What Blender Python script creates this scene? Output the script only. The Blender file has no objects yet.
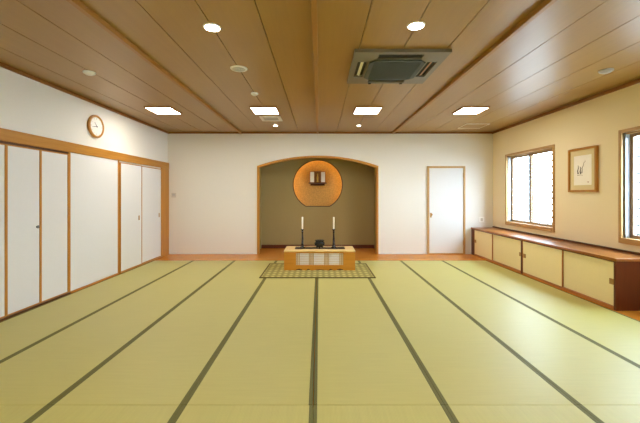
import bpy, bmesh, math, random
from mathutils import Vector, Matrix
random.seed(7)
PI = math.pi
SC = bpy.context.scene
COL = SC.collection

# ------------------------------------------------------------------ room numbers (metres; camera stands at x=0, y=0)
XL, XR, YB, YN, ZC = -3.56, 4.087, 8.0, -1.7, 2.87
TAT = 0.0            # tatami top

# ------------------------------------------------------------------ materials
def lin(r, g, b):
    f = lambda c: (c/255/12.92) if c/255 <= 0.04045 else ((c/255+0.055)/1.055)**2.4
    return (f(r), f(g), f(b), 1.0)

def new_mat(name):
    m = bpy.data.materials.new(name); m.use_nodes = True
    nt = m.node_tree
    return m, nt, nt.nodes['Principled BSDF']

def plain(name, col, rough=0.5, spec=0.5, metal=0.0, noise=0.0, nscale=20.0, bump=0.0):
    m, nt, b = new_mat(name)
    b.inputs['Roughness'].default_value = rough
    b.inputs['Metallic'].default_value = metal
    b.inputs['Specular IOR Level'].default_value = spec
    b.inputs['Base Color'].default_value = col
    if noise or bump:
        tc = nt.nodes.new('ShaderNodeTexCoord'); n = nt.nodes.new('ShaderNodeTexNoise')
        n.inputs['Scale'].default_value = nscale; n.inputs['Detail'].default_value = 4
        nt.links.new(tc.outputs['Object'], n.inputs['Vector'])
        if noise:
            mx = nt.nodes.new('ShaderNodeMix'); mx.data_type = 'RGBA'
            mx.inputs['A'].default_value = tuple(c*(1-noise) for c in col[:3])+(1,)
            mx.inputs['B'].default_value = tuple(min(1, c*(1+noise)) for c in col[:3])+(1,)
            nt.links.new(n.outputs['Fac'], mx.inputs['Factor'])
            nt.links.new(mx.outputs['Result'], b.inputs['Base Color'])
        if bump:
            bp = nt.nodes.new('ShaderNodeBump'); bp.inputs['Strength'].default_value = bump; bp.inputs['Distance'].default_value = 0.004
            nt.links.new(n.outputs['Fac'], bp.inputs['Height']); nt.links.new(bp.outputs['Normal'], b.inputs['Normal'])
    return m

def wood(name, c1, c2, axis='Y', rough=0.35, spec=0.5, scale=9.0, stretch=0.06, coat=0.0):
    m, nt, b = new_mat(name)
    tc = nt.nodes.new('ShaderNodeTexCoord'); mp = nt.nodes.new('ShaderNodeMapping')
    s = [scale*3]*3; s['XYZ'.index(axis)] = scale*3*stretch
    mp.inputs['Scale'].default_value = s
    n = nt.nodes.new('ShaderNodeTexNoise'); n.inputs['Scale'].default_value = 1.0
    n.inputs['Detail'].default_value = 6; n.inputs['Roughness'].default_value = 0.65; n.inputs['Distortion'].default_value = 0.4
    cr = nt.nodes.new('ShaderNodeValToRGB')
    cr.color_ramp.elements[0].position = 0.3; cr.color_ramp.elements[0].color = c1
    cr.color_ramp.elements[1].position = 0.7; cr.color_ramp.elements[1].color = c2
    L = nt.links.new
    L(tc.outputs['Object'], mp.inputs['Vector']); L(mp.outputs['Vector'], n.inputs['Vector'])
    L(n.outputs['Fac'], cr.inputs['Fac']); L(cr.outputs['Color'], b.inputs['Base Color'])
    b.inputs['Roughness'].default_value = rough; b.inputs['Specular IOR Level'].default_value = spec
    b.inputs['Coat Weight'].default_value = coat; b.inputs['Coat Roughness'].default_value = 0.12
    return m

def tatami_mat(name, c1, c2, axis='X'):
    m, nt, b = new_mat(name); L = nt.links.new
    tc = nt.nodes.new('ShaderNodeTexCoord')
    w = nt.nodes.new('ShaderNodeTexWave'); w.wave_type = 'BANDS'; w.bands_direction = 'Y' if axis == 'X' else 'X'
    w.inputs['Scale'].default_value = 36.0; w.inputs['Distortion'].default_value = 0.6; w.inputs['Detail'].default_value = 1
    n = nt.nodes.new('ShaderNodeTexNoise'); n.inputs['Scale'].default_value = 1.0; n.inputs['Detail'].default_value = 5
    mp = nt.nodes.new('ShaderNodeMapping')
    mp.inputs['Scale'].default_value = (3, 60, 1) if axis == 'X' else (60, 3, 1)
    n2 = nt.nodes.new('ShaderNodeTexNoise'); n2.inputs['Scale'].default_value = 0.9; n2.inputs['Detail'].default_value = 2
    L(tc.outputs['Object'], w.inputs['Vector']); L(tc.outputs['Object'], mp.inputs['Vector'])
    L(mp.outputs['Vector'], n.inputs['Vector']); L(tc.outputs['Object'], n2.inputs['Vector'])
    mx = nt.nodes.new('ShaderNodeMix'); mx.data_type = 'RGBA'
    mx.inputs['A'].default_value = c1; mx.inputs['B'].default_value = c2
    a = nt.nodes.new('ShaderNodeMath'); a.operation = 'MULTIPLY_ADD'; a.inputs[1].default_value = 0.25
    a2 = nt.nodes.new('ShaderNodeMath'); a2.operation = 'MULTIPLY_ADD'; a2.inputs[1].default_value = 0.5
    a3 = nt.nodes.new('ShaderNodeMath'); a3.operation = 'MULTIPLY'; a3.inputs[1].default_value = 0.35
    L(n2.outputs['Fac'], a3.inputs[0])
    L(n.outputs['Fac'], a2.inputs[0]); L(a3.outputs[0], a2.inputs[2])
    L(w.outputs['Fac'], a.inputs[0]); L(a2.outputs[0], a.inputs[2])
    L(a.outputs[0], mx.inputs['Factor']); L(mx.outputs['Result'], b.inputs['Base Color'])
    bp = nt.nodes.new('ShaderNodeBump'); bp.inputs['Strength'].default_value = 0.12; bp.inputs['Distance'].default_value = 0.002
    L(w.outputs['Fac'], bp.inputs['Height']); L(bp.outputs['Normal'], b.inputs['Normal'])
    b.inputs['Roughness'].default_value = 0.56; b.inputs['Specular IOR Level'].default_value = 1.0
    b.inputs['Coat Weight'].default_value = 0.5; b.inputs['Coat Roughness'].default_value = 0.42
    b.inputs['Sheen Weight'].default_value = 0.14; b.inputs['Sheen Roughness'].default_value = 0.4
    return m

def emit(name, col, strength):
    m = bpy.data.materials.new(name); m.use_nodes = True; nt = m.node_tree
    nt.nodes.clear()
    e = nt.nodes.new('ShaderNodeEmission'); o = nt.nodes.new('ShaderNodeOutputMaterial')
    e.inputs['Color'].default_value = col; e.inputs['Strength'].default_value = strength
    nt.links.new(e.outputs[0], o.inputs['Surface'])
    return m

def glass(name):
    m = bpy.data.materials.new(name); m.use_nodes = True; nt = m.node_tree
    nt.nodes.clear()
    t = nt.nodes.new('ShaderNodeBsdfTransparent'); g = nt.nodes.new('ShaderNodeBsdfGlossy')
    t.inputs['Color'].default_value = (0.96, 0.98, 0.98, 1); g.inputs['Roughness'].default_value = 0.02
    mx = nt.nodes.new('ShaderNodeMixShader'); o = nt.nodes.new('ShaderNodeOutputMaterial')
    mx.inputs[0].default_value = 0.04; nt.links.new(t.outputs[0], mx.inputs[1]); nt.links.new(g.outputs[0], mx.inputs[2])
    nt.links.new(mx.outputs[0], o.inputs['Surface'])
    return m

def plaid(name):
    """woven mat: olive checks made of crossing bands"""
    m, nt, b = new_mat(name); L = nt.links.new
    tc = nt.nodes.new('ShaderNodeTexCoord')
    def bands(d, sc):
        w = nt.nodes.new('ShaderNodeTexWave'); w.wave_type = 'BANDS'; w.bands_direction = d
        w.inputs['Scale'].default_value = sc; w.inputs['Distortion'].default_value = 0.0
        L(tc.outputs['Object'], w.inputs['Vector']); return w
    wx, wy = bands('X', 3.1), bands('Y', 2.2)
    ch = nt.nodes.new('ShaderNodeMath'); ch.operation = 'MULTIPLY'
    L(wx.outputs['Fac'], ch.inputs[0]); L(wy.outputs['Fac'], ch.inputs[1])
    cr = nt.nodes.new('ShaderNodeValToRGB')
    e = cr.color_ramp.elements
    e[0].position = 0.05; e[0].color = lin(136, 128, 66)
    e[1].position = 0.8; e[1].color = lin(192, 184, 126)
    k = e.new(0.35); k.color = lin(166, 158, 84)
    L(ch.outputs[0], cr.inputs['Fac']); L(cr.outputs['Color'], b.inputs['Base Color'])
    b.inputs['Roughness'].default_value = 0.6
    return m

M = {}
M['wall'] = plain('wallpaper_white', lin(231, 230, 225), 0.75, 0.3, noise=0.02, nscale=60, bump=0.06)
M['wallcream'] = plain('wallpaper_cream', lin(246, 234, 202), 0.75, 0.3, noise=0.02, nscale=60, bump=0.06)
M['alcove'] = plain('alcove_plaster_olive', lin(162, 146, 100), 0.85, 0.2, noise=0.05, nscale=40, bump=0.15)
M['ceil'] = wood('ceiling_board', lin(150, 110, 40), lin(158, 117, 46), 'Y', 0.40, 1.0, 11, 0.04, coat=0.3)
M['ceil'].node_tree.nodes['Principled BSDF'].inputs['Coat Roughness'].default_value = 0.34
M['groove'] = plain('groove_dark', lin(50, 38, 22), 0.8)
M['beam'] = wood('beam_wood', lin(156, 108, 48), lin(170, 122, 58), 'Y', 0.4, 0.5)
M['crown'] = wood('crown_wood', lin(130, 82, 36), lin(150, 98, 48), 'X', 0.45, 0.4)
M['floorwood'] = wood('floor_wood', lin(196, 122, 38), lin(204, 132, 46), 'X', 0.26, 0.8, coat=0.0)
M['railwood'] = wood('rail_wood', lin(170, 114, 36), lin(188, 132, 50), 'Y', 0.4, 0.4)
M['postwood'] = wood('post_wood', lin(172, 114, 38), lin(192, 134, 52), 'Z', 0.4, 0.4)
M['framewood'] = wood('alcove_frame_wood', lin(180, 122, 36), lin(196, 138, 48), 'Z', 0.4, 0.4)
M['winwood'] = wood('window_wood', lin(178, 138, 84), lin(198, 160, 104), 'Z', 0.45, 0.4)
M['winwoodY'] = wood('window_wood_rail', lin(178, 138, 84), lin(198, 160, 104), 'Y', 0.45, 0.4)
M['cabtop'] = wood('cabinet_top_wood', lin(144, 86, 30), lin(150, 91, 34), 'Y', 0.28, 0.5, coat=0.0)
M['cabwood'] = wood('cabinet_wood', lin(84, 30, 6), lin(100, 40, 10), 'Z', 0.3, 0.5)
M['cabrail'] = wood('cabinet_rail_wood', lin(160, 98, 42), lin(184, 120, 60), 'Y', 0.35, 0.5)
M['darkwood'] = wood('dark_wood', lin(74, 42, 22), lin(98, 58, 30), 'Y', 0.4, 0.4)
M['cream'] = plain('cream_panel', lin(246, 232, 186), 0.5, 0.4, noise=0.03, nscale=30)
M['doorwhite'] = plain('white_panel', lin(224, 225, 226), 0.55, 0.4, noise=0.015, nscale=30)
M['bronze'] = plain('bronze', lin(178, 138, 82), 0.35, 0.5, 0.6)
M['steel'] = plain('steel_knob', lin(120, 120, 118), 0.3, 0.5, 0.8)
M['tatami'] = tatami_mat('tatami_rush', lin(166, 160, 68), lin(194, 187, 92), 'X')
M['tatami2'] = tatami_mat('tatami_rush_cross', lin(166, 160, 68), lin(194, 187, 92), 'Y')
M['heri'] = plain('tatami_cloth_border', lin(104, 102, 52), 0.6, 0.35, noise=0.12, nscale=90)
M['plaid'] = plaid('mat_checks')
M['matborder'] = plain('mat_border', lin(92, 80, 40), 0.7, 0.3, noise=0.1, nscale=80)
M['altar'] = wood('altar_wood', lin(198, 130, 36), lin(214, 148, 50), 'X', 0.35, 0.4)
M['altartop'] = wood('altar_top_wood', lin(232, 200, 136), lin(244, 216, 158), 'X', 0.3, 0.45)
M['lattice'] = wood('lattice_wood', lin(196, 164, 116), lin(210, 180, 134), 'Z', 0.5, 0.3)
M['paper'] = plain('shoji_paper', lin(250, 248, 250), 0.8, 0.2)
M['black'] = plain('black_lacquer', lin(22, 22, 22), 0.22, 0.5)
M['tray'] = plain('dark_lacquer', lin(52, 40, 30), 0.3, 0.5)
M['wax'] = plain('candle_wax', lin(246, 242, 232), 0.45, 0.4)
M['wick'] = plain('wick', lin(40, 36, 32), 0.8)
M['gold'] = plain('niche_gold', lin(208, 162, 88), 0.6, 0.4, noise=0.35, nscale=38, bump=0.2)
M['rim'] = plain('niche_rim', lin(70, 42, 20), 0.45, 0.4)
M['led'] = emit('warm_light_strip', (1.0, 0.58, 0.15, 1), 5.0)
M['shrinewood'] = wood('shrine_wood', lin(150, 92, 38), lin(176, 112, 52), 'Z', 0.4, 0.4)
M['pale'] = plain('pale_gilt', lin(250, 246, 230), 0.5, 0.4, noise=0.05, nscale=50)
M['gilt'] = plain('gilt_figure', lin(220, 170, 70), 0.35, 0.5, 0.5)
M['white'] = plain('white_plastic', lin(246, 246, 244), 0.4, 0.4)
M['grey'] = plain('grey_plastic', lin(206, 204, 198), 0.45, 0.4)
M['silver'] = plain('silver_plastic', lin(188, 190, 194), 0.3, 0.5, 0.3)
M['acgrey'] = plain('aircon_panel', lin(122, 114, 98), 0.4, 0.5, 0.15)
M['acgrille'] = plain('aircon_grille', lin(70, 76, 74), 0.5, 0.4, 0.1, noise=0.25, nscale=120, bump=0.3)
M['slot'] = plain('dark_slot', lin(38, 34, 30), 0.7)
M['alu'] = plain('aluminium', lin(172, 174, 178), 0.35, 0.5, 0.5)
M['sash'] = plain('sash_bronze', lin(150, 122, 92), 0.4, 0.5, 0.3)
M['glass'] = glass('window_glass')
M['lamp'] = emit('lamp_diffuser', (1.0, 0.915, 0.78, 1), 27.0)
M['lamp2'] = emit('downlight_lens', (1.0, 0.915, 0.78, 1), 30.0)
M['matte'] = plain('picture_mount', lin(226, 212, 168), 0.8, 0.2)
M['art'] = plain('art_paper', lin(252, 250, 244), 0.8, 0.2, noise=0.02, nscale=30)
M['ink'] = plain('ink_dark', lin(52, 50, 52), 0.8, 0.2)
M['ink2'] = plain('ink_pale', lin(170, 160, 150), 0.8, 0.2)
M['clockface'] = plain('clock_face', lin(240, 238, 232), 0.5, 0.4)
M['clockrim'] = wood('clock_rim_wood', lin(182, 126, 52), lin(202, 148, 72), 'Y', 0.3, 0.5)
M['fence'] = plain('fence_paint', lin(66, 68, 70), 0.6, 0.3)
M['ground'] = plain('ground_concrete', lin(190, 190, 186), 0.9, 0.2, noise=0.06, nscale=3)
M['seal'] = plain('red_seal', lin(150, 60, 50), 0.8, 0.2)

# ------------------------------------------------------------------ geometry helpers
class MB:
    def __init__(s): s.bm = bmesh.new()
    def box(s, x0, x1, y0, y1, z0, z1, mi=0):
        v = [s.bm.verts.new(p) for p in ((x0,y0,z0),(x1,y0,z0),(x1,y1,z0),(x0,y1,z0),(x0,y0,z1),(x1,y0,z1),(x1,y1,z1),(x0,y1,z1))]
        for f in ((0,3,2,1),(4,5,6,7),(0,1,5,4),(1,2,6,5),(2,3,7,6),(3,0,4,7)):
            s.bm.faces.new([v[i] for i in f]).material_index = mi
        return s
    def prism(s, pts, axis, a0, a1, mi=0):
        """closed 2-D outline swept along an axis. axis Y: pts=(x,z); X: pts=(y,z); Z: pts=(x,y)"""
        def p3(p, a):
            return (p[0], a, p[1]) if axis == 'Y' else ((a, p[0], p[1]) if axis == 'X' else (p[0], p[1], a))
        A = [s.bm.verts.new(p3(p, a0)) for p in pts]; B = [s.bm.verts.new(p3(p, a1)) for p in pts]
        n = len(pts); fs = [s.bm.faces.new(A), s.bm.faces.new(B[::-1])]
        for i in range(n): fs.append(s.bm.faces.new((A[i], B[i], B[(i+1)%n], A[(i+1)%n])))
        for f in fs: f.material_index = mi
        return s
    def lathe(s, prof, axis='Z', c=(0,0,0), seg=32, mi=0):
        """(radius, height) profile turned about an axis through c"""
        rings = []
        for r, h in prof:
            ring = []
            for k in range(seg):
                a = 2*PI*k/seg; u, w = r*math.cos(a), r*math.sin(a)
                p = (u, w, h) if axis == 'Z' else ((h, u, w) if axis == 'X' else (u, h, w))
                ring.append(s.bm.verts.new((p[0]+c[0], p[1]+c[1], p[2]+c[2])))
            rings.append(ring)
        fs = []
        for A, B in zip(rings, rings[1:]):
            for k in range(seg): fs.append(s.bm.faces.new((A[k], A[(k+1)%seg], B[(k+1)%seg], B[k])))
        if prof[0][0] > 1e-6: fs.append(s.bm.faces.new(rings[0][::-1]))
        if prof[-1][0] > 1e-6: fs.append(s.bm.faces.new(rings[-1]))
        for f in fs: f.material_index = mi
        return s
    def torus(s, R, r, axis='Y', c=(0,0,0), a0=0, a1=2*PI, seg=64, ms=8):
        full = abs(a1-a0-2*PI) < 1e-6; n = seg if full else seg+1; rings = []
        for k in range(n):
            a = a0+(a1-a0)*k/seg; ring = []
            for j in range(ms):
                b = 2*PI*j/ms; q = R+r*math.cos(b); h = r*math.sin(b)
                p = (q*math.cos(a), h, q*math.sin(a)) if axis == 'Y' else ((q*math.cos(a), q*math.sin(a), h) if axis == 'Z' else (h, q*math.cos(a), q*math.sin(a)))
                ring.append(s.bm.verts.new((p[0]+c[0], p[1]+c[1], p[2]+c[2])))
            rings.append(ring)
        for k in range(seg):
            A, B = rings[k], rings[(k+1) % n]
            for j in range(ms): s.bm.faces.new((A[j], A[(j+1)%ms], B[(j+1)%ms], B[j]))
        if not full:
            s.bm.faces.new(rings[0]); s.bm.faces.new(rings[-1][::-1])
        return s
    def rot(s, ang, axis, about=(0,0,0)):
        bmesh.ops.rotate(s.bm, verts=s.bm.verts, cent=about, matrix=Matrix.Rotation(ang, 3, axis)); return s
    def build(s, name, mats, parent=None, loc=(0,0,0), bevel=0.0, smooth=False):
        bmesh.ops.remove_doubles(s.bm, verts=s.bm.verts, dist=1e-6)
        bmesh.ops.recalc_face_normals(s.bm, faces=s.bm.faces)
        me = bpy.data.meshes.new(name); s.bm.to_mesh(me); s.bm.free()
        if not isinstance(mats, (list, tuple)): mats = [mats]
        for m in mats: me.materials.append(m)
        o = bpy.data.objects.new(name, me); COL.objects.link(o); o.location = loc
        if parent: o.parent = parent
        if smooth:
            for p in me.polygons: p.use_smooth = True
            me.set_sharp_from_angle(angle=math.radians(40))
        if bevel:
            b = o.modifiers.new('bevel', 'BEVEL'); b.width = bevel; b.segments = 2; b.limit_method = 'ANGLE'; b.angle_limit = math.radians(50)
        return o

def tag(o, label, cat, group=None, kind=None):
    o['label'] = label; o['category'] = cat
    if group: o['group'] = group
    if kind: o['kind'] = kind
    return o
def empty(name, loc=(0,0,0), rz=0):
    o = bpy.data.objects.new(name, None); COL.objects.link(o)
    o.location = loc; o.rotation_euler = (0,0,rz); o.empty_display_size = 0.1
    return o
def copy_tree(o, parent=None):
    c = o.copy(); COL.objects.link(c)
    if parent: c.parent = parent
    for ch in [x for x in bpy.data.objects if x.parent == o]: copy_tree(ch, c)
    return c
S = 'structure'

# ================================================================== THE ROOM
# floor: boards of orange wood (show along the back wall, in the alcove and by the cabinets)
tag(MB().box(XL-.2, XR+.2, YN-.2, 8.95, -0.16, -0.045).box(XL-.2, XR+.2, 7.203, 8.95, -.045, 0).box(3.546, XR+.2, YN-.2, 7.203, -.045, 0).box(XL-.2, XL+.05, YN-.2, 7.203, -.045, 0).build('floor', M['floorwood']),
    'orange polished wood floor showing along the back wall and in the alcove', 'floor', kind=S)

# ceiling: wide wooden boards running towards the back wall, narrow grooves between
BEAMS = (-1.84, -0.04, 1.73)
lines = [XL-.1, -3.19, -2.74, -2.29, -1.84, -1.39, -0.94, -0.49, -0.04, 0.402, 0.845, 1.287, 1.73, 2.18, 2.63, 3.08, 3.53, 3.98, XR+.1]
mb = MB()
for a, b in zip(lines, lines[1:]): mb.box(a+.004, b-.004, YN-.1, YB+.02, ZC, ZC+.02)
mb.box(XL-.2, XR+.2, YN-.2, YB+.2, ZC+.02, ZC+.14, 1)
tag(mb.build('ceiling', [M['ceil'], M['groove']]), 'brown wooden board ceiling with dark grooves', 'ceiling', kind=S)
bl = ('slim wooden ceiling batten left of the middle, running over the clock side',
      'slim wooden ceiling batten along the middle of the ceiling',
      'slim dark-sided wooden ceiling batten between air conditioner and window wall')
n_trim = 0
def trim(mb, mat, label, bevel=.003):
    global n_trim
    n_trim += 1
    return tag(mb.build('trim_%d' % n_trim, mat, bevel=bevel), label, 'trim', kind=S)
for x, l in zip(BEAMS, bl):
    trim(MB().box(x-.022, x+.022, YN, YB, ZC-.045, ZC+.001), M['beam'], l)
trim(MB().box(XL, XL+.03, YN, YB, ZC-.045, ZC), M['crown'], 'brown cornice strip at the top of the clock wall')
trim(MB().box(XR-.03, XR, YN, YB, ZC-.045, ZC), M['crown'], 'brown cornice strip at the top of the window wall')
trim(MB().box(XL+.03, XR-.03, YB-.03, YB, ZC-.04, ZC), M['crown'], 'brown cornice strip at the top of the back wall')

# back wall with the arched alcove opening
AX0, AX1, ASPR, AAPX = -1.462, 1.388, 2.07, 2.312     # opening, springing and apex heights
def arch(x, x0=AX0, x1=AX1, spr=ASPR, apx=AAPX):
    h = (x1-x0)/2; s = apx-spr; R = (h*h+s*s)/(2*s); c = (x0+x1)/2
    return apx-R+math.sqrt(max(0, R*R-(x-c)**2))
NA = 28
xs = [AX0+(AX1-AX0)*k/NA for k in range(NA+1)]
pts = [(XL-.2, 0), (AX0, 0)] + [(x, arch(x)) for x in xs] + [(AX1, 0), (XR+.2, 0), (XR+.2, ZC), (XL-.2, ZC)]
mb = MB(); mb.prism(pts, 'Y', YB, YB+.12)
tag(mb.build('wall_back', M['wall']), 'white papered back wall with arched alcove opening', 'wall', kind=S)
# wooden frame round the opening
FW = .043
out = [(AX0, 0)] + [(x, arch(x)) for x in xs] + [(AX1, 0)]
inn = [(AX0+FW, 0)] + [(AX0+FW+(AX1-AX0-2*FW)*k/NA, arch(AX0+FW+(AX1-AX0-2*FW)*k/NA, AX0+FW, AX1-FW, ASPR-FW*.9, AAPX-FW)) for k in range(NA+1)] + [(AX1-FW, 0)]
mb = MB(); bm = mb.bm
def vv(p, y): return bm.verts.new((p[0], y, p[1]))
y0, y1 = YB-.02, YB+.13
O0 = [vv(p, y0) for p in out]; O1 = [vv(p, y1) for p in out]; I0 = [vv(p, y0) for p in inn]; I1 = [vv(p, y1) for p in inn]
for i in range(len(out)-1):
    for q in ((O0[i], O0[i+1], I0[i+1], I0[i]), (O1[i], O1[i+1], I1[i+1], I1[i]), (O0[i], O0[i+1], O1[i+1], O1[i]), (I0[i], I0[i+1], I1[i+1], I1[i])):
        bm.faces.new(q)
for i in (0, -1): bm.faces.new((O0[i], I0[i], I1[i], O1[i]))
trim(mb, M['framewood'], 'light wooden frame around the arched alcove opening', 0)

# alcove shell: olive plaster, back wall pierced by the round niche
YA = 8.88; NX, NZ, NR, NFL = -0.04, 1.655, 0.648, 1.085   # niche centre, radius, flat bottom
def niche_outline(R, flat, n=72):
    d = NZ-flat; a = math.asin(d/R)
    return [(NX+R*math.cos(t), NZ+R*math.sin(t)) for t in [(-a)+(PI+2*a)*k/n for k in range(n+1)]]
hole = niche_outline(NR, NFL)
mb = MB(); bm = mb.bm
ax0, ax1, az1 = AX0-.05, AX1+.05, 2.50
def ring_face(y):
    o = [bm.verts.new(p) for p in ((ax0, y, 0), (ax1, y, 0), (ax1, y, az1), (ax0, y, az1))]
    h = [bm.verts.new((p[0], y, p[1])) for p in hole]
    es = [bm.edges.new((o[i], o[(i+1) % 4])) for i in range(4)] + [bm.edges.new((h[i], h[(i+1) % len(h)])) for i in range(len(h))]
    bmesh.ops.triangle_fill(bm, edges=es, use_beauty=True)
    return h
h0 = ring_face(YA); h1 = ring_face(YA+.03)
for i in range(len(h0)): bm.faces.new((h0[i], h0[(i+1) % len(h0)], h1[(i+1) % len(h0)], h1[i]))
mb.box(ax0-.08, ax0, YB+.12, YA+.05, 0, az1); mb.box(ax1, ax1+.08, YB+.12, YA+.05, 0, az1)
mb.box(ax0-.08, ax1+.08, YB+.12, YA+.05, az1, az1+.08)
tag(mb.build('wall_alcove', M['alcove']), 'olive plaster walls inside the arched alcove', 'wall', kind=S)
tag(MB().box(ax0, ax1, YA-.02, YA, 0, .09).build('baseboard_alcove', M['cabwood'], bevel=.003), 'reddish wooden baseboard at the foot of the alcove', 'baseboard', kind=S)

# round lit niche
nich = tag(empty('wall_niche', (NX, YA, NFL)), 'large round glowing niche with golden backing in the alcove', 'niche', kind=S)
mb = MB(); big = niche_outline(.82, NFL-.10)
big = [(p[0]-NX, p[1]-NFL) for p in big]
mb.prism(big, 'Y', .22, .25)                               # backing
bm = mb.bm; n = len(big)
A = [bm.verts.new((p[0], .031, p[1])) for p in big]; B = [bm.verts.new((p[0], .22, p[1])) for p in big]
for i in range(n): bm.faces.new((A[i], A[(i+1) % n], B[(i+1) % n], B[i]))
mb.build('backing', M['gold'], nich)
mb = MB(); bm = mb.bm
r0 = [(p[0]-NX, p[1]-NFL) for p in niche_outline(NR+.004, NFL-.004)]; r1 = [(p[0]-NX, p[1]-NFL) for p in niche_outline(NR-.014, NFL+.014)]
R0 = [[bm.verts.new((p[0], y, p[1])) for p in r0] for y in (-.012, .03)]; R1 = [[bm.verts.new((p[0], y, p[1])) for p in r1] for y in (-.012, .03)]
for i in range(n):
    j = (i+1) % n
    for q in ((R0[0][i], R0[0][j], R1[0][j], R1[0][i]), (R0[1][i], R0[1][j], R1[1][j], R1[1][i]), (R0[0][i], R0[0][j], R0[1][j], R0[1][i]), (R1[0][i], R1[0][j], R1[1][j], R1[1][i])): bm.faces.new(q)
mb.build('rim', M['rim'], nich)
dz = NZ-NFL; a = math.asin((dz-.05)/.725)
MB().torus(.73, .016, 'Y', (0, .06, dz), -a+.1, PI+a-.1).build('light_strip', M['led'], nich)

# left, right, near walls
tag(MB().box(XL-.2, XL, YN-.2, YB+.1, 0, ZC).build('wall_left', M['wall']), 'white wall with doors and clock', 'wall', kind=S)
tag(MB().box(XL-.2, XR+.2, YN-.2, YN, 0, ZC).build('wall_near', M['wall']), 'plain white wall behind the camera', 'wall', kind=S)
WINS = ((5.896, 7.435), (3.08, 4.62), (0.27, 1.81)); WZ0, WZ1 = .745, 2.27; CF = .045  # third window is unseen, added to light the front of the room
XO = XR+.17
mb = MB(); ye = YB+.1
segs = sorted([(a+CF, b-CF) for a, b in WINS])
prev = YN-.2
for a, b in segs:
    mb.box(XR, XO, prev, a, 0, ZC); mb.box(XR, XO, a, b, 0, WZ0+CF); mb.box(XR, XO, a, b, WZ1-CF, ZC); prev = b
mb.box(XR, XO, prev, ye, 0, ZC)
tag(mb.build('wall_right', M['wallcream']), 'cream papered wall with windows and framed picture', 'wall', kind=S)

wl = ('wide two-pane window near the back corner, left of the picture', 'bright window at the right edge, right of the framed picture', 'unseen two-pane window added near the camera to light the front')
for k, (a, b) in enumerate(WINS):
    w = tag(empty('window_%d' % (k+1), (XR, (a+b)/2, WZ0)), wl[k], 'window', kind=S)
    h = (b-a)/2; H = WZ1-WZ0
    mb = MB()                       # wooden casing
    mb.box(-.025, .02, -h, -h+CF, 0, H).box(-.025, .02, h-CF, h, 0, H)
    mb.build('casing', M['winwood'], w, bevel=.003)
    mb = MB(); mb.box(-.025, .02, -h+CF, h-CF, H-CF, H).box(-.035, .02, -h+CF, h-CF, 0, CF+.03)
    mb.build('casing', M['winwoodY'], w, bevel=.003)
    mb = MB()                       # metal lining in the reveal
    mb.box(.02, .165, -h+CF, -h+CF+.018, CF, H-CF).box(.02, .165, h-CF-.018, h-CF, CF, H-CF)
    mb.build('lining', M['alu'], w)
    MB().box(.02, .165, -h+CF, h-CF, H-CF-.018, H-CF).build('lining', M['winwoodY'], w)
    MB().box(.02, .165, -h+CF, h-CF, CF, CF+.018).build('sill_board', M['winwoodY'], w)
    z0, z1 = CF+.018, H-CF-.018
    for (s0, s1, sx) in ((-h+CF+.018, .02, .05), (-.02, h-CF-.018, .078)):
        mb = MB(); t = .042
        mb.box(sx, sx+.024, s0, s0+t, z0, z1).box(sx, sx+.024, s1-t, s1, z0, z1)
        mb.box(sx, sx+.024, s0+t, s1-t, z0, z0+t*1.3).box(sx, sx+.024, s0+t, s1-t, z1-t, z1)
        sa = mb.build('sash', M['sash'], w, bevel=.002)
        MB().box(sx+.010, sx+.014, s0+t, s1-t, z0+t*1.3, z1-t).build('glass_pane', M['glass'], sa)

# outside: pale rail fence and pale ground
tag(MB().box(XO, 12, -6, 16, -.25, -.15).build('ground', M['ground']), 'pale ground outside the windows', 'ground', kind=S)
fr = tag(empty('rail_fence', (5.7, 5, -.15)), 'pale fence of thin horizontal rails outside the windows', 'fence')
mb = MB()
for k in range(20): mb.box(-.006, .006, -7, 9, .35+.155*k, .35+.155*k+.045)
mb.build('rails', M['fence'], fr)
for k in range(12):
    y = -6.6+1.35*k
    MB().box(.006, .046, y-.02, y+.02, 0, 3.5).box(.006, .046, y+.06, y+.09, 0, 3.5).build('post', M['fence'], fr)

# ------------------------------------------------------------------ left wall joinery
RZ0, RZ1 = 2.0, 2.14
trim(MB().box(XL, XL+.028, 2.86, YB, RZ0, RZ1), M['railwood'], 'long wooden head rail over the doors on the clock wall')
trim(MB().box(XL, XL+.026, 7.62, YB-.005, 0, RZ0), M['postwood'], 'broad wooden post in the corner beside the sliding doors')
trim(MB().box(XL, XL+.024, 5.985, 6.015, 0, RZ0), M['postwood'], 'thin wooden post left of the sliding doors')
trim(MB().box(XL, XL+.024, 4.80, 4.835, 0, RZ0), M['postwood'], 'thin wooden post right of the folding doors')
trim(MB().box(XL, XL+.05, 2.88, 4.80, 0, .02), M['darkwood'], 'dark wooden sill under the folding doors', .002)
trim(MB().box(XL, XL+.03, 4.835, 5.985, 0, .02), M['railwood'], 'thin skirting under the blank white panel between the doors', .002)
trim(MB().box(XL, XL+.05, 6.015, 7.62, 0, .02), M['railwood'], 'wooden sill under the sliding doors', .002)
trim(MB().box(XL, XL+.012, 2.88, 4.80, RZ0-.03, RZ0), M['darkwood'], 'dark strip drawn as shade in the track gap above the folding doors', 0)  # solid dark strip stands in for the shade inside the gap

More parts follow.
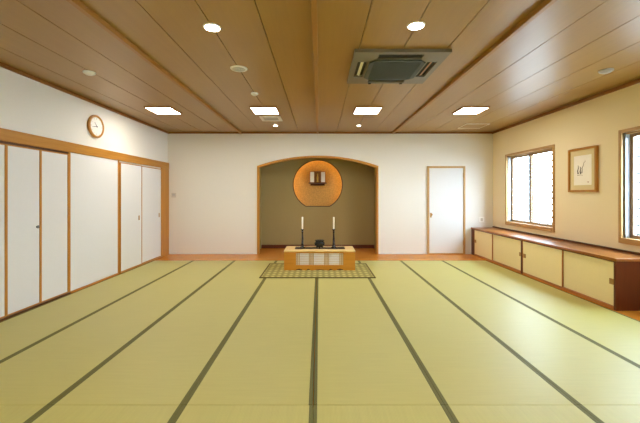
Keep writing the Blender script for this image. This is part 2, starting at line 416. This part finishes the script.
n_door = 0
def left_door(ya, yb, label, x=0.0, st=.016, z1=RZ0-.03, handle=None):
    """white panel with thin wooden edges lying along the left wall"""
    global n_door
    n_door += 1
    d = tag(empty('door_%d' % n_door, (XL+x, (ya+yb)/2, .02)), label, 'door', kind=S)
    h = (yb-ya)/2; H = z1-.02
    MB().box(0, .016, -h+st, h-st, .014, H-.014).build('panel', M['doorwhite'], d)
    mb = MB(); mb.box(0, .022, -h, -h+st, 0, H).box(0, .022, h-st, h, 0, H).box(0, .022, -h+st, h-st, 0, .014).box(0, .022, -h+st, h-st, H-.014, H)
    mb.build('edge_frame', M['postwood'], d)
    if handle:
        kind, y, z = handle
        if kind == 'knob':
            MB().lathe([(.010, .016), (.010, .026), (.018, .030), (.020, .037), (.014, .042), (0, .043)], 'X', (0, y-(ya+yb)/2, z-.02), 20).build('knob', M['steel'], d, smooth=True)
        else:
            yy = y-(ya+yb)/2
            mb = MB(); mb.box(.016, .021, yy-.02, yy+.02, z-.065, z+.025)
            mb.box(.021, .024, yy-.012, yy+.012, z-.055, z+.015)
            mb.build('handle', M['bronze'], d, bevel=.003)
    return d
left_door(2.89, 3.36, 'outermost white folding door panel, beyond the left edge of the picture')
left_door(3.36, 3.845, 'white folding door panel cut off by the left edge of the photo')
left_door(3.845, 4.32, 'white folding door panel with a round steel knob', handle=('knob', 4.262, .995))
left_door(4.32, 4.80, 'white folding door panel without knob, beside the blank white panel')
tag(MB().box(XL, XL+.012, 4.835, 5.985, .02, RZ0).build('wall_panel', M['doorwhite']), 'blank white panel between folding doors and sliding doors', 'wall panel', kind=S)
left_door(6.015, 6.75, 'white sliding door farther from the corner post', x=.022, handle=('pull', 6.64, .945))
left_door(6.71, 7.62, 'white sliding door beside the broad corner post', handle=('pull', 7.52, .945))

# hinged door in the back wall
n_door += 1
DX0, DX1, DZ = 2.535, 3.425, 2.065
d = tag(empty('door_%d' % n_door, ((DX0+DX1)/2, YB, 0)), 'single white door in light wooden frame in the back wall', 'door', kind=S)
h = (DX1-DX0)/2; f = .045
mb = MB(); mb.box(-h, -h+f, -.03, 0, 0, DZ).box(h-f, h, -.03, 0, 0, DZ)
mb.build('frame', M['winwood'], d, bevel=.003)
MB().box(-h+f, h-f, -.03, 0, DZ-f, DZ).build('frame', M['winwood'], d, bevel=.003)
MB().box(-h+f, h-f, -.028, 0, 0, .02).build('threshold', M['railwood'], d, bevel=.003)
MB().box(-h+f+.006, h-f-.006, -.018, 0, .022, DZ-f-.006).build('panel', M['doorwhite'], d)
mb = MB(); mb.box(-h+f+.02, -h+f+.055, -.024, -.018, .86, .97); mb.lathe([(.010, -.018), (.010, -.05), (.024, -.055), (.026, -.07), (.012, -.08), (0, -.081)], 'Y', (-h+f+.038, 0, .93), 18)
mb.build('handle', M['bronze'], d, smooth=True)
MB().lathe([(.010, 0), (.010, .11)], 'Z', (h-f-.002, -.028, 1.80), 12).build('hinge', M['bronze'], d)
MB().lathe([(.010, 0), (.010, .11)], 'Z', (h-f-.002, -.028, .22), 12).build('hinge', M['bronze'], d)
def base(x0, x1, nm, l):
    tag(MB().box(x0, x1, YB-.012, YB, 0, .035).build(nm, M['doorwhite'], bevel=.002), l, 'baseboard', kind=S)
base(XL+.03, AX0, 'baseboard_back_left', 'low white baseboard left of the alcove')
base(AX1, DX0, 'baseboard_back_right', 'low white baseboard between alcove and back door')

# ================================================================== TATAMI
MX = [-3.56, -2.668, -1.792, -0.908, -0.04, 0.834, 1.724, 2.606, 3.545]
SEAM, TEND = 2.262, 7.20
far_l = ['long tatami mat along the foot of the white doors', 'long tatami mat in the second lane from the white doors',
         'long tatami mat in the third lane from the white doors', 'long tatami mat left of the middle seam, under the altar mat',
         'long tatami mat right of the middle seam, under the altar mat', 'long tatami mat in the third lane from the cream cabinets',
         'long tatami mat in the second lane from the cream cabinets', 'long tatami mat along the foot of the cream cabinets']
near_l = ['near-row tatami mat in the lane along the white doors', 'near-row tatami mat at the bottom left corner of the photo',
          'near-row tatami mat, third lane from the doors, at the bottom edge', 'near-row tatami mat at the bottom edge, left of the middle seam',
          'near-row tatami mat at the bottom edge, right of the middle seam', 'near-row tatami mat, third lane from the cabinets, at the bottom edge',
          'near-row tatami mat at the bottom right corner of the photo', 'near-row tatami mat in the lane along the cabinet side']
HB = .025
for row, (ya, yb, labels, mat) in enumerate(((SEAM+.0015, TEND, far_l, 'tatami'), (YN+.02, SEAM-.0015, near_l, 'tatami2'))):
    for k in range(8):
        x0, x1 = MX[k]+.001, MX[k+1]-.001
        if k == 0: x0 += .05
        if k == 3 and row == 0: x1 -= .005
        o = MB().box(x0+HB, x1-HB, ya, yb, -.0445, TAT).build('tatami_mat', M[mat], bevel=.002)
        tag(o, labels[k], 'tatami mat', 'long tatami mats' if row == 0 else 'near-row tatami mats')
        for s0, s1 in ((x0, x0+HB), (x1-HB, x1)):
            MB().box(s0, s1, ya, yb, -.0445, TAT+.001).build('cloth_border', M['heri'], o, bevel=.002)

# ================================================================== CABINETS ALONG THE WINDOWS
CX, CY0, CY1, CH = 3.57, 4.09, 7.985, .63
TT = .036
tag(MB().box(CX-.012, XR-.002, CY0-.012, CY1, CH-TT, CH).build('counter_top', M['cabtop'], bevel=.004),
    'long glossy reddish-brown counter top over the cream cabinets', 'counter top')
tag(MB().box(XR-.02, XR-.001, CY0, CY1, CH+.0005, CH+.028).build('trim_%d' % (n_trim+1), M['darkwood'], bevel=.002), 'dark strip along the wall behind the counter top', 'trim', kind=S)
n_trim += 1
def cabinet(ya, yb, label, ends, yfold):
    """two cream sliding doors in a reddish wooden carcass; local origin at the middle of the front foot"""
    yc = (ya+yb)/2
    c = tag(empty('cabinet', (CX, yc, 0)), label, 'cabinet', 'cream low cabinets')
    a, b = ya-yc, yb-yc; D = XR-.003-CX; H = CH-TT-.0005
    mb = MB()
    mb.box(0.0, D, a, a+(.035 if ends[0] else .018), 0, H).box(0.0, D, b-(.13 if ends[1] else .018), b, 0, H)
    mb.box(D-.01, D, a+.02, b-.02, .02, H)
    mb.build('carcass', M['cabwood'], c, bevel=.002)
    MB().box(.004, D-.01, a+.03, b-.03, 0.0, .038).build('bottom_rail', M['cabrail'], c, bevel=.002)
    MB().box(.004, D-.01, a+.03, b-.03, H-.014, H-.001).build('top_rail', M['cabwood'], c, bevel=.002)
    ia, ib = a+(.035 if ends[0] else .018), b-(.13 if ends[1] else .018)
    ym = yfold-yc
    for (d0, d1, dx, hy) in ((ia, ym+.012, .032, ia+.06), (ym-.012, ib, .012, ib-.06)):
        z0, z1 = .04, H-.016
        dr = MB().box(dx, dx+.015, d0, d1, z0, z1).build('door', M['cream'], c)
        for e0, e1 in ((d0-.0005, d0+.012), (d1-.012, d1+.0005)):
            MB().box(dx-.003, dx+.015, e0, e1, z0, z1).build('door_edge', M['cabrail'], dr)
        mb = MB(); q = .034
        mb.box(dx-.006, dx, hy-q, hy+q, .295, .365); mb.box(dx-.009, dx-.006, hy-q+.012, hy+q-.012, .307, .353)
        mb.build('handle', M['bronze'], dr, bevel=.002)
    return c
cabinet(6.01, CY1, 'low cream cabinet unit under the far window, by the back wall', (False, True), 7.05)
cabinet(CY0, 6.008, 'low cream cabinet unit under the picture, with dark reddish end panel', (True, False), 5.02)

# ================================================================== ALTAR GROUP
mat = MB().box(-.955, .955, -.57, .57, 0, .010).build('altar_mat', M['plaid'], loc=(-.03, 6.27, TAT+.0015))
tag(mat, 'olive chequered woven mat under the altar table', 'mat')
mb = MB(); e = .022
mb.box(-.975, -.955+e*.3, -.59, .59, 0, .012).box(.955-e*.3, .975, -.59, .59, 0, .012).box(-.955, .955, -.59, -.565, 0, .012).box(-.955, .955, .565, .59, 0, .012)
mb.build('border', M['matborder'], mat)
AZ = TAT+.0015+.0105
t = tag(empty('altar_table', (0.005, 6.50, AZ)), 'low light wooden altar table with paper lattice front', 'altar table')
W, DP, TH = .65, .275, .362
MB().box(-W-.004, W+.004, -DP-.006, DP+.004, TH-.026, TH).build('top', M['altartop'], t, bevel=.003)
# front panel with a window for the lattice and a scalloped foot
wx, wz0, wz1 = .437, .095, .312
mb = MB()
def notch(cx, hw, hz): return [(cx-hw, 0), (cx-hw*.85, hz*.55), (cx-hw*.4, hz*.75), (cx, hz), (cx+hw*.4, hz*.75), (cx+hw*.85, hz*.55), (cx+hw, 0)]
foot = [(-W, wz0), (-W, 0)]
for cx, hw, hz in ((-.375, .062, .030), (-.205, .034, .026), (0, .085, .018), (.205, .034, .026), (.375, .062, .030)): foot += notch(cx, hw, hz)
foot += [(W, 0), (W, wz0)]
mb.prism(foot, 'Y', -DP, -DP+.022)
mb.box(-W, -wx, -DP, -DP+.022, wz0, TH-.026).box(wx, W, -DP, -DP+.022, wz0, TH-.026).box(-wx, wx, -DP, -DP+.022, wz1, TH-.026)
mb.build('front_panel', M['altar'], t)
MB().box(-W+.024, W-.024, -DP+.023, -DP+.035, 0, wz0-.01).build('notch_shade_board', M['darkwood'], t)  # dark board added so the foot notches look shaded
for s in (-1, 1):
    MB().box(min(s*W, s*(W-.022)), max(s*W, s*(W-.022)), -DP+.022, DP, 0, TH-.026).build('side_panel', M['altar'], t)
MB().box(-W+.022, W-.022, DP-.02, DP, 0, TH-.026).build('back_panel', M['altar'], t)
la = MB().box(-wx+.001, wx-.001, -DP+.016, -DP+.020, wz0+.001, wz1-.001).build('paper_screen', M['paper'], t)
for g0, g1, nb in ((-wx, -.365, 3), (-.195, -.105, 4), (.085, .175, 4), (.365, wx, 3)):
    for k in range(nb):
        x = g0+.008+(g1-g0-.016)*k/(nb-1)
        MB().box(x-.007, x+.007, -DP+.006, -DP+.0155, wz0, wz1).build('lattice_bar', M['lattice'], la)
for k in range(5):
    z = wz0+(wz1-wz0)*(k+.5)/5
    MB().box(-wx, wx, -DP+.010, -DP+.0155, z-.0018, z+.0018).build('lattice_bar', M['lattice'], la)

TZ = AZ+TH
tag(MB().box(-.465, .475, -.11, .11, 0, .008).box(-.465, .475, -.11, -.10, .008, .014).box(-.465, .475, .10, .11, .008, .014).build('lacquer_tray', M['tray'], loc=(.005, 6.485, TZ+.0005), bevel=.002),
    'flat dark lacquer tray on the altar table top', 'tray')
TZ2 = TZ+.009
prof = [(r_, z_*1.14) for r_, z_ in [(0, 0), (.052, 0), (.052, .008), (.040, .018), (.030, .030), (.022, .055), (.026, .066), (.018, .078), (.020, .14), (.015, .20), (.013, .25), (.019, .262), (.013, .274), (.016, .290), (.028, .305), (.029, .312), (.022, .314), (0, .314)]]
cs = MB().lathe(prof, 'Z', seg=28).build('candlestick', M['black'], loc=(-.322, 6.485, TZ2), smooth=True)
tag(cs, 'tall black candlestick on the altar, left of the bowl', 'candlestick', 'pair of black candlesticks')
c2 = copy_tree(cs); c2.location.x = .275; c2['label'] = 'tall black candlestick on the altar, right of the bowl'
ca = tag(empty('candle', (-.322, 6.485, TZ2+.3585)), 'white candle in the candlestick left of the bowl', 'candle', 'pair of white candles')
MB().lathe([(0, 0), (.014, 0), (.0155, .225), (.013, .231), (0, .228)], 'Z', seg=20).build('wax', M['wax'], ca, smooth=True)
MB().lathe([(.002, .226), (.002, .242), (0, .243)], 'Z', seg=8).build('wick', M['wick'], ca)
cb = copy_tree(ca); cb.location.x = .275; cb['label'] = 'white candle in the candlestick right of the bowl'
bw = tag(empty('incense_burner', (.005, 6.485, TZ2)), 'round black incense bowl between the two candlesticks', 'incense burner')
MB().lathe([(0, .022), (.05, .022), (.082, .042), (.100, .078), (.094, .108), (.078, .120), (.080, .130), (.094, .140), (.094, .147), (.082, .147), (.070, .135), (.066, .122), (0, .115)], 'Z', seg=36).build('bowl', M['black'], bw, smooth=True)
for k in range(3):
    a = PI/2+2*PI*k/3+PI
    MB().lathe([(.011, 0), (.014, .008), (.011, .02), (.020, .046)], 'Z', (.058*math.cos(a), .058*math.sin(a), 0), 12).build('leg', M['black'], bw, smooth=True)

# shelf and small shrine in the niche
SZ = 1.4-(183.2-194.5)*8.98/340-.01
sh = tag(MB().box(-.235, .235, -.10, .13, 0, .022).box(-.19, .19, .09, .13, -.05, 0).build('display_shelf', M['darkwood'], loc=(-.045, YA+.09, SZ), bevel=.002),
         'small dark shelf inside the glowing round niche', 'shelf')
q = tag(empty('household_shrine', (-.045, YA+.085, SZ+.0225)), 'small wooden shrine with open pale doors on the niche shelf', 'shrine')
mb = MB()
mb.box(-.085, -.073, -.05, .08, 0, .29).box(.073, .085, -.05, .08, 0, .29).box(-.085, .085, .068, .08, 0, .29).box(-.085, .085, -.05, .068, 0, .014).box(-.092, .092, -.056, .084, .29, .304)
mb.build('cabinet_body', M['shrinewood'], q, bevel=.002)
MB().lathe([(0, .014), (.034, .014), (.036, .03), (.026, .04), (.028, .09), (.034, .13), (.022, .17), (.014, .18), (.02, .20), (.019, .225), (.008, .238), (0, .24)], 'Z', (0, .01, 0), 20).build('figure', M['gilt'], q, smooth=True)
for s in (-1, 1):
    dd = MB()
    x0, x1 = (.086, .205)
    dd.box(min(s*x0, s*x1), max(s*x0, s*x1), -.05, -.042, .004, .29)
    dd.rot(s*math.radians(-14), 'Z', (s*.086, -.05, 0))
    dr = dd.build('door', M['shrinewood'], q, bevel=.001)
    dd = MB(); x0, x1 = (.094, .198)
    dd.box(min(s*x0, s*x1), max(s*x0, s*x1), -.053, -.049, .012, .28)
    dd.rot(s*math.radians(-14), 'Z', (s*.086, -.05, 0))
    dd.build('gilt_panel', M['pale'], dr)

# ================================================================== THINGS ON THE WALLS
# clock (faces +x; its right-hand side is +y); shows about 10:43
ck = tag(empty('wall_clock', (XL, 5.385, 2.476)), 'round white wall clock with light wooden rim', 'clock')
MB().lathe([(0, .001), (.172, .001), (.180, .012), (.180, .036), (.172, .046), (.160, .048), (.148, .040), (.144, .030), (0, .030)], 'X', seg=48).build('rim', M['clockrim'], ck, smooth=True)
MB().lathe([(0, .0302), (.1435, .0302), (.1435, .034), (0, .034)], 'X', seg=48).build('dial', M['clockface'], ck)
for k in range(12):
    a = PI/2-2*PI*k/12; L = .022 if k % 3 == 0 else .013
    c, s_ = math.cos(a), math.sin(a); wd = .0035
    r0, r1 = .132-L, .132
    MB().prism([(c*r0-s_*wd, s_*r0+c*wd), (c*r0+s_*wd, s_*r0-c*wd), (c*r1+s_*wd, s_*r1-c*wd), (c*r1-s_*wd, s_*r1+c*wd)], 'X', .034, .0352).build('hour_mark', M['ink2'], ck)
def hand(frac, L, wd, x, nm):
    a = PI/2-2*PI*frac; c, s_ = math.cos(a), math.sin(a)
    MB().prism([(-c*.02-s_*wd, -s_*.02+c*wd), (-c*.02+s_*wd, -s_*.02-c*wd), (c*L+s_*wd*.4, s_*L-c*wd*.4), (c*L-s_*wd*.4, s_*L+c*wd*.4)], 'X', x, x+.0015).build(nm, M['ink'], ck)
hand((10+43/60)/12, .075, .006, .0355, 'hour_hand'); hand(43/60, .11, .0045, .0375, 'minute_hand')

# framed picture on the window wall (faces -x; its right-hand side is -y)
pf = tag(empty('framed_picture', (XR, 5.255, 1.78)), 'framed ink drawing in light wooden frame between the windows', 'picture')
pw, ph, fw = .285, .34, .031
mb = MB(); mb.box(-.04, -.001, -pw, -pw+fw, -ph, ph).box(-.04, -.001, pw-fw, pw, -ph, ph)
mb.box(-.04, -.001, -pw+fw, pw-fw, ph-fw, ph).box(-.04, -.001, -pw+fw, pw-fw, -ph, -ph+fw)
mb.build('frame', M['postwood'], pf, bevel=.003)
MB().box(-.018, -.004, -pw+fw, pw-fw, -ph+fw, ph-fw).build('mount', M['matte'], pf)
ar = MB().box(-.021, -.0181, -.175, .175, -.235, .225).build('drawing', M['art'], pf)
def stroke(pts, wd, m, nm):
    # pts in (right, up) on the paper; a tapered brush stroke
    P = [(-a, b) for a, b in pts]; L_, R_ = [], []
    for i, p in enumerate(P):
        p0, p1 = P[max(0, i-1)], P[min(len(P)-1, i+1)]; dx, dy = p1[0]-p0[0], p1[1]-p0[1]; l = math.hypot(dx, dy) or 1
        w = wd*(1-.7*i/(len(P)-1)); L_.append((p[0]-dy/l*w, p[1]+dx/l*w)); R_.append((p[0]+dy/l*w, p[1]-dx/l*w))
    MB().prism(L_+R_[::-1], 'X', -.0218, -.0209).build(nm, m, ar)
stroke([(-.085, -.06), (-.095, -.01), (-.08, .03), (-.085, .075)], .012, M['ink'], 'ink_stroke')
stroke([(-.035, -.06), (-.045, -.02), (-.03, .03), (-.05, .05)], .014, M['ink'], 'ink_stroke')
stroke([(-.01, -.05), (-.005, 0), (0, .045)], .009, M['ink'], 'ink_stroke')
stroke([(-.01, .02), (.02, .07), (.03, .11), (.06, .125), (.05, .15)], .007, M['ink2'], 'ink_stroke')
stroke([(-.1, -.08), (-.04, -.075), (.01, -.085)], .006, M['ink2'], 'ink_stroke')
stroke([(.105, -.19), (.125, -.19)], .010, M['seal'], 'seal_mark')

wp = tag(empty('wall_switch', (-3.42, YB, 1.385)), 'small grey control plate on the back wall near the corner post', 'switch')
MB().box(-.055, .055, -.012, -.0005, -.055, .055).build('plate', M['grey'], wp, bevel=.004)
MB().box(-.03, .03, -.016, -.012, -.012, .032).build('display', M['silver'], wp, bevel=.002)
so = tag(empty('wall_socket', (3.816, YB, .81)), 'white socket plate above the counter top corner', 'socket')
MB().box(-.058, .058, -.009, -.0005, -.06, .06).build('plate', M['white'], so, bevel=.004)
MB().box(-.026, .026, -.012, -.009, -.035, .035).build('outlet', M['grey'], so, bevel=.002)

# ================================================================== CEILING FITTINGS (hang from z = ZC)
def square_light(x, y, label, group):
    r = tag(empty('ceiling_light', (x, y, ZC)), label, 'ceiling light', group)
    a, b = .222, .235; t = .014
    mb = MB(); mb.box(-a, -a+t, -b, b, -.024, -.0005).box(a-t, a, -b, b, -.024, -.0005).box(-a+t, a-t, -b, -b+t, -.024, -.0005).box(-a+t, a-t, b-t, b, -.024, -.0005)
    mb.build('frame', M['beam'], r)
    MB().box(-a+t, a-t, -b+t, b-t, -.022, -.01).build('diffuser', M['lamp'], r)
    return r
for x, l in ((-2.70, 'lit square ceiling light nearest the wall clock'), (-.94, 'lit square ceiling light in front of the square white vent'),
             (.83, 'lit square ceiling light just behind the air conditioner'), (2.62, 'lit square ceiling light nearest the window wall')):
    square_light(x, 5.9, l, 'square ceiling lights')
for x in (-2.73, -.94, .83, 2.62):  # four lamps out of view, added to brighten the near tatami
    square_light(x, 0.1, 'unseen square ceiling light added near the camera to light the front', 'added unseen square ceiling lights')

def downlight(x, y, R, label, m, grp):
    r = tag(empty('downlight', (x, y, ZC)), label, 'downlight', grp)
    MB().lathe([(R*.86, -.001), (R*.86, -.009), (R, -.007), (R*1.02, -.001)], 'Z', seg=36).build('trim_ring', M['white'], r, smooth=True)
    MB().lathe([(0, -.0095), (R*.84, -.0095), (R*.84, -.002), (0, -.002)], 'Z', seg=36).build('lens', m, r)
downlight(-.94, 2.985, .077, 'large lit round downlight left of the middle batten', M['lamp2'], 'large round downlights')
downlight(.84, 2.955, .077, 'large lit round downlight in front of the air conditioner', M['lamp2'], 'large round downlights')
downlight(-.93, 7.22, .052, 'small round downlight behind the square white vent', M['lamp2'], 'small round downlights')
downlight(.84, 7.22, .046, 'small round downlight behind the square light, toward the back wall', M['lamp2'], 'small round downlights')

sp = tag(empty('ceiling_speaker', (-.938, 3.965, ZC)), 'round ceiling speaker with grey grille and white ring', 'speaker')
MB().lathe([(.078, -.001), (.078, -.012), (.098, -.008), (.101, -.001)], 'Z', seg=36).build('ring', M['white'], sp, smooth=True)
g = MB().lathe([(0, -.011), (.077, -.010), (.077, -.002), (0, -.002)], 'Z', seg=36).build('grille', M['grey'], sp)
mb = MB()
for R_ in (.02, .04, .06): mb.torus(R_, .004, 'Z', (0, 0, -.011), seg=36, ms=6)
mb.build('slot_ring', M['silver'], g)

def detector(x, y, R, nm, label, cat, m):
    r = tag(empty(nm, (x, y, ZC)), label, cat)
    MB().lathe([(0, -.001), (R, -.001), (R, -.012), (R*.92, -.02), (0, -.02)], 'Z', seg=28).build('base', m, r, smooth=True)
    MB().lathe([(R*.72, -.0205), (R*.72, -.027), (R*.55, -.034), (R*.2, -.037), (0, -.037)], 'Z', seg=28).build('sensor_cap', m, r, smooth=True)
detector(-2.76, 4.08, .068, 'smoke_detector', 'white round smoke detector on the ceiling above the folding doors', 'smoke detector', M['white'])
detector(3.39, 4.02, .072, 'heat_detector', 'silver round detector on the ceiling near the window wall', 'heat detector', M['silver'])
detector(-.94, 4.93, .052, 'motion_sensor', 'small flat white sensor between speaker and square light', 'sensor', M['white'])

v = tag(empty('air_vent', (-.93, 6.56, ZC)), 'square white air vent with grey slats in the ceiling', 'vent')
a = .2; mb = MB()
mb.box(-a, -a+.06, -a, a, -.014, -.0005).box(a-.06, a, -a, a, -.014, -.0005).box(-a+.06, a-.06, -a, -a+.06, -.014, -.0005).box(-a+.06, a-.06, a-.06, a, -.014, -.0005)
mb.build('frame', M['white'], v, bevel=.002)
MB().box(-a+.06, a-.06, -a+.06, a-.06, -.004, -.0005).build('duct', M['slot'], v)
for k in range(6):
    y = -a+.085+.046*k
    MB().box(-a+.06, a-.06, y-.011, y+.011, -.012, -.006).build('slat', M['grey'], v)

hh = tag(empty('ceiling_hatch', (3.30, 7.28, ZC)), 'wood-faced ceiling hatch with thin metal frame in the back corner', 'hatch')
a = .24; mb = MB(); t = .03
mb.box(-a, a, -a, -a+t, -.010, -.0005).box(-a, a, a-t, a, -.010, -.0005).box(-a, -a+.008, -a+t, a-t, -.010, -.0005).box(a-.008, a, -a+t, a-t, -.010, -.0005)
mb.build('frame', M['white'], hh)
MB().box(-a+.008, a-.008, -a+t, a-t, -.006, -.0005).build('panel', M['ceil'], hh)

# ceiling air conditioner (four-way cassette)
ac = tag(empty('air_conditioner', (.848, 3.92, ZC)), 'large square grey ceiling air conditioner with mesh grille', 'air conditioner')
A_ = .49; z0, z1 = -.034, -.0005
s0, s1 = .325, .43          # slot band (distance from the middle)
sl = .232                    # half slot length
def fr_box(mb, x0, x1, y0, y1): mb.box(x0, x1, y0, y1, z0, z1)
mb = MB()
fr_box(mb, -A_, A_, -A_, -s1); fr_box(mb, -A_, A_, s1, A_); fr_box(mb, -A_, -s1, -s1, s1); fr_box(mb, s1, A_, -s1, s1)
for s in (-1, 1):
    lo, hi = sorted((s*s0, s*s1))
    fr_box(mb, -s1, -sl, lo, hi); fr_box(mb, sl, s1, lo, hi)
    fr_box(mb, lo, hi, -s0, -sl); fr_box(mb, lo, hi, sl, s0)
fr_box(mb, -s0, s0, -s0, s0)
mb.build('panel', M['acgrey'], ac, bevel=0)
for k, (lx, ly) in enumerate(((0, -1), (0, 1), (-1, 0), (1, 0))):
    mid = (s0+s1)/2; hw = (s1-s0)/2-.0005; hl = sl-.0005
    cx, cy = lx*mid, ly*mid
    if ly: so_ = MB().box(-hl, hl, cy-hw, cy+hw, -.008, z1)
    else: so_ = MB().box(cx-hw, cx+hw, -hl, hl, -.008, z1)
    o = so_.build('outlet', M['slot'], ac)
    f = MB()
    if ly: f.box(-hl+.01, hl-.01, cy-.024, cy+.024, -.026, -.021).rot(ly*math.radians(28), 'X', (0, cy, -.022))
    else: f.box(cx-.016, cx+.016, -hl+.02, hl-.02, -.024, -.019).rot(-lx*math.radians(28), 'Y', (cx, 0, -.022))
    f.build('louvre', M['slot'] if ly else (M['white'] if lx < 0 else M['cabrail']), o)  # right louvre tinted as a warm reflection, front and back darkened as slot shade
c_, q_ = .305, .07
gr = MB().prism([(-c_+q_, -c_), (c_-q_, -c_), (c_, -c_+q_), (c_, c_-q_), (c_-q_, c_), (-c_+q_, c_), (-c_, c_-q_), (-c_, -c_+q_)], 'Z', -.050, z0-.0003).build('grille', M['acgrille'], ac, bevel=.006)
mb = MB()
for k in range(-10, 11): mb.box(-c_+.05, c_-.05, k*.026-.003, k*.026+.003, -.053, -.050)
mb.build('mesh_bar', M['acgrille'], gr)
for x in (-.2, .2):
    MB().box(x-.016, x+.016, .455, .482, -.044, z0).build('clip', M['slot'], ac, bevel=.002)

# ================================================================== LIGHT FROM OUTSIDE, CAMERA
w = bpy.data.worlds.new('sky'); SC.world = w; w.use_nodes = True
bg = w.node_tree.nodes['Background']; bg.inputs['Color'].default_value = (0.66, 0.82, 1.0, 1); bg.inputs['Strength'].default_value = 17.0
cam = bpy.data.cameras.new('camera'); co = bpy.data.objects.new('camera', cam); COL.objects.link(co)
cam.sensor_width = 36; cam.lens = 340/640*36; cam.shift_x = .7/640; cam.shift_y = -17/640; cam.clip_start = .05
co.location = (0, 0, 1.4); co.rotation_euler = (PI/2, 0, 0); SC.camera = co

SC.view_settings.view_transform = 'Standard'; SC.view_settings.look = 'None'
SC.view_settings.exposure = 0.70; SC.view_settings.gamma = 1.0; SC.view_settings.use_curve_mapping = False
SC.cycles.max_bounces = 10; SC.cycles.diffuse_bounces = 6; SC.cycles.glossy_bounces = 4; SC.cycles.transparent_max_bounces = 12
SC.cycles.sample_clamp_indirect = 4.0; SC.cycles.sample_clamp_direct = 14.0; SC.cycles.caustics_reflective = False; SC.cycles.caustics_refractive = False
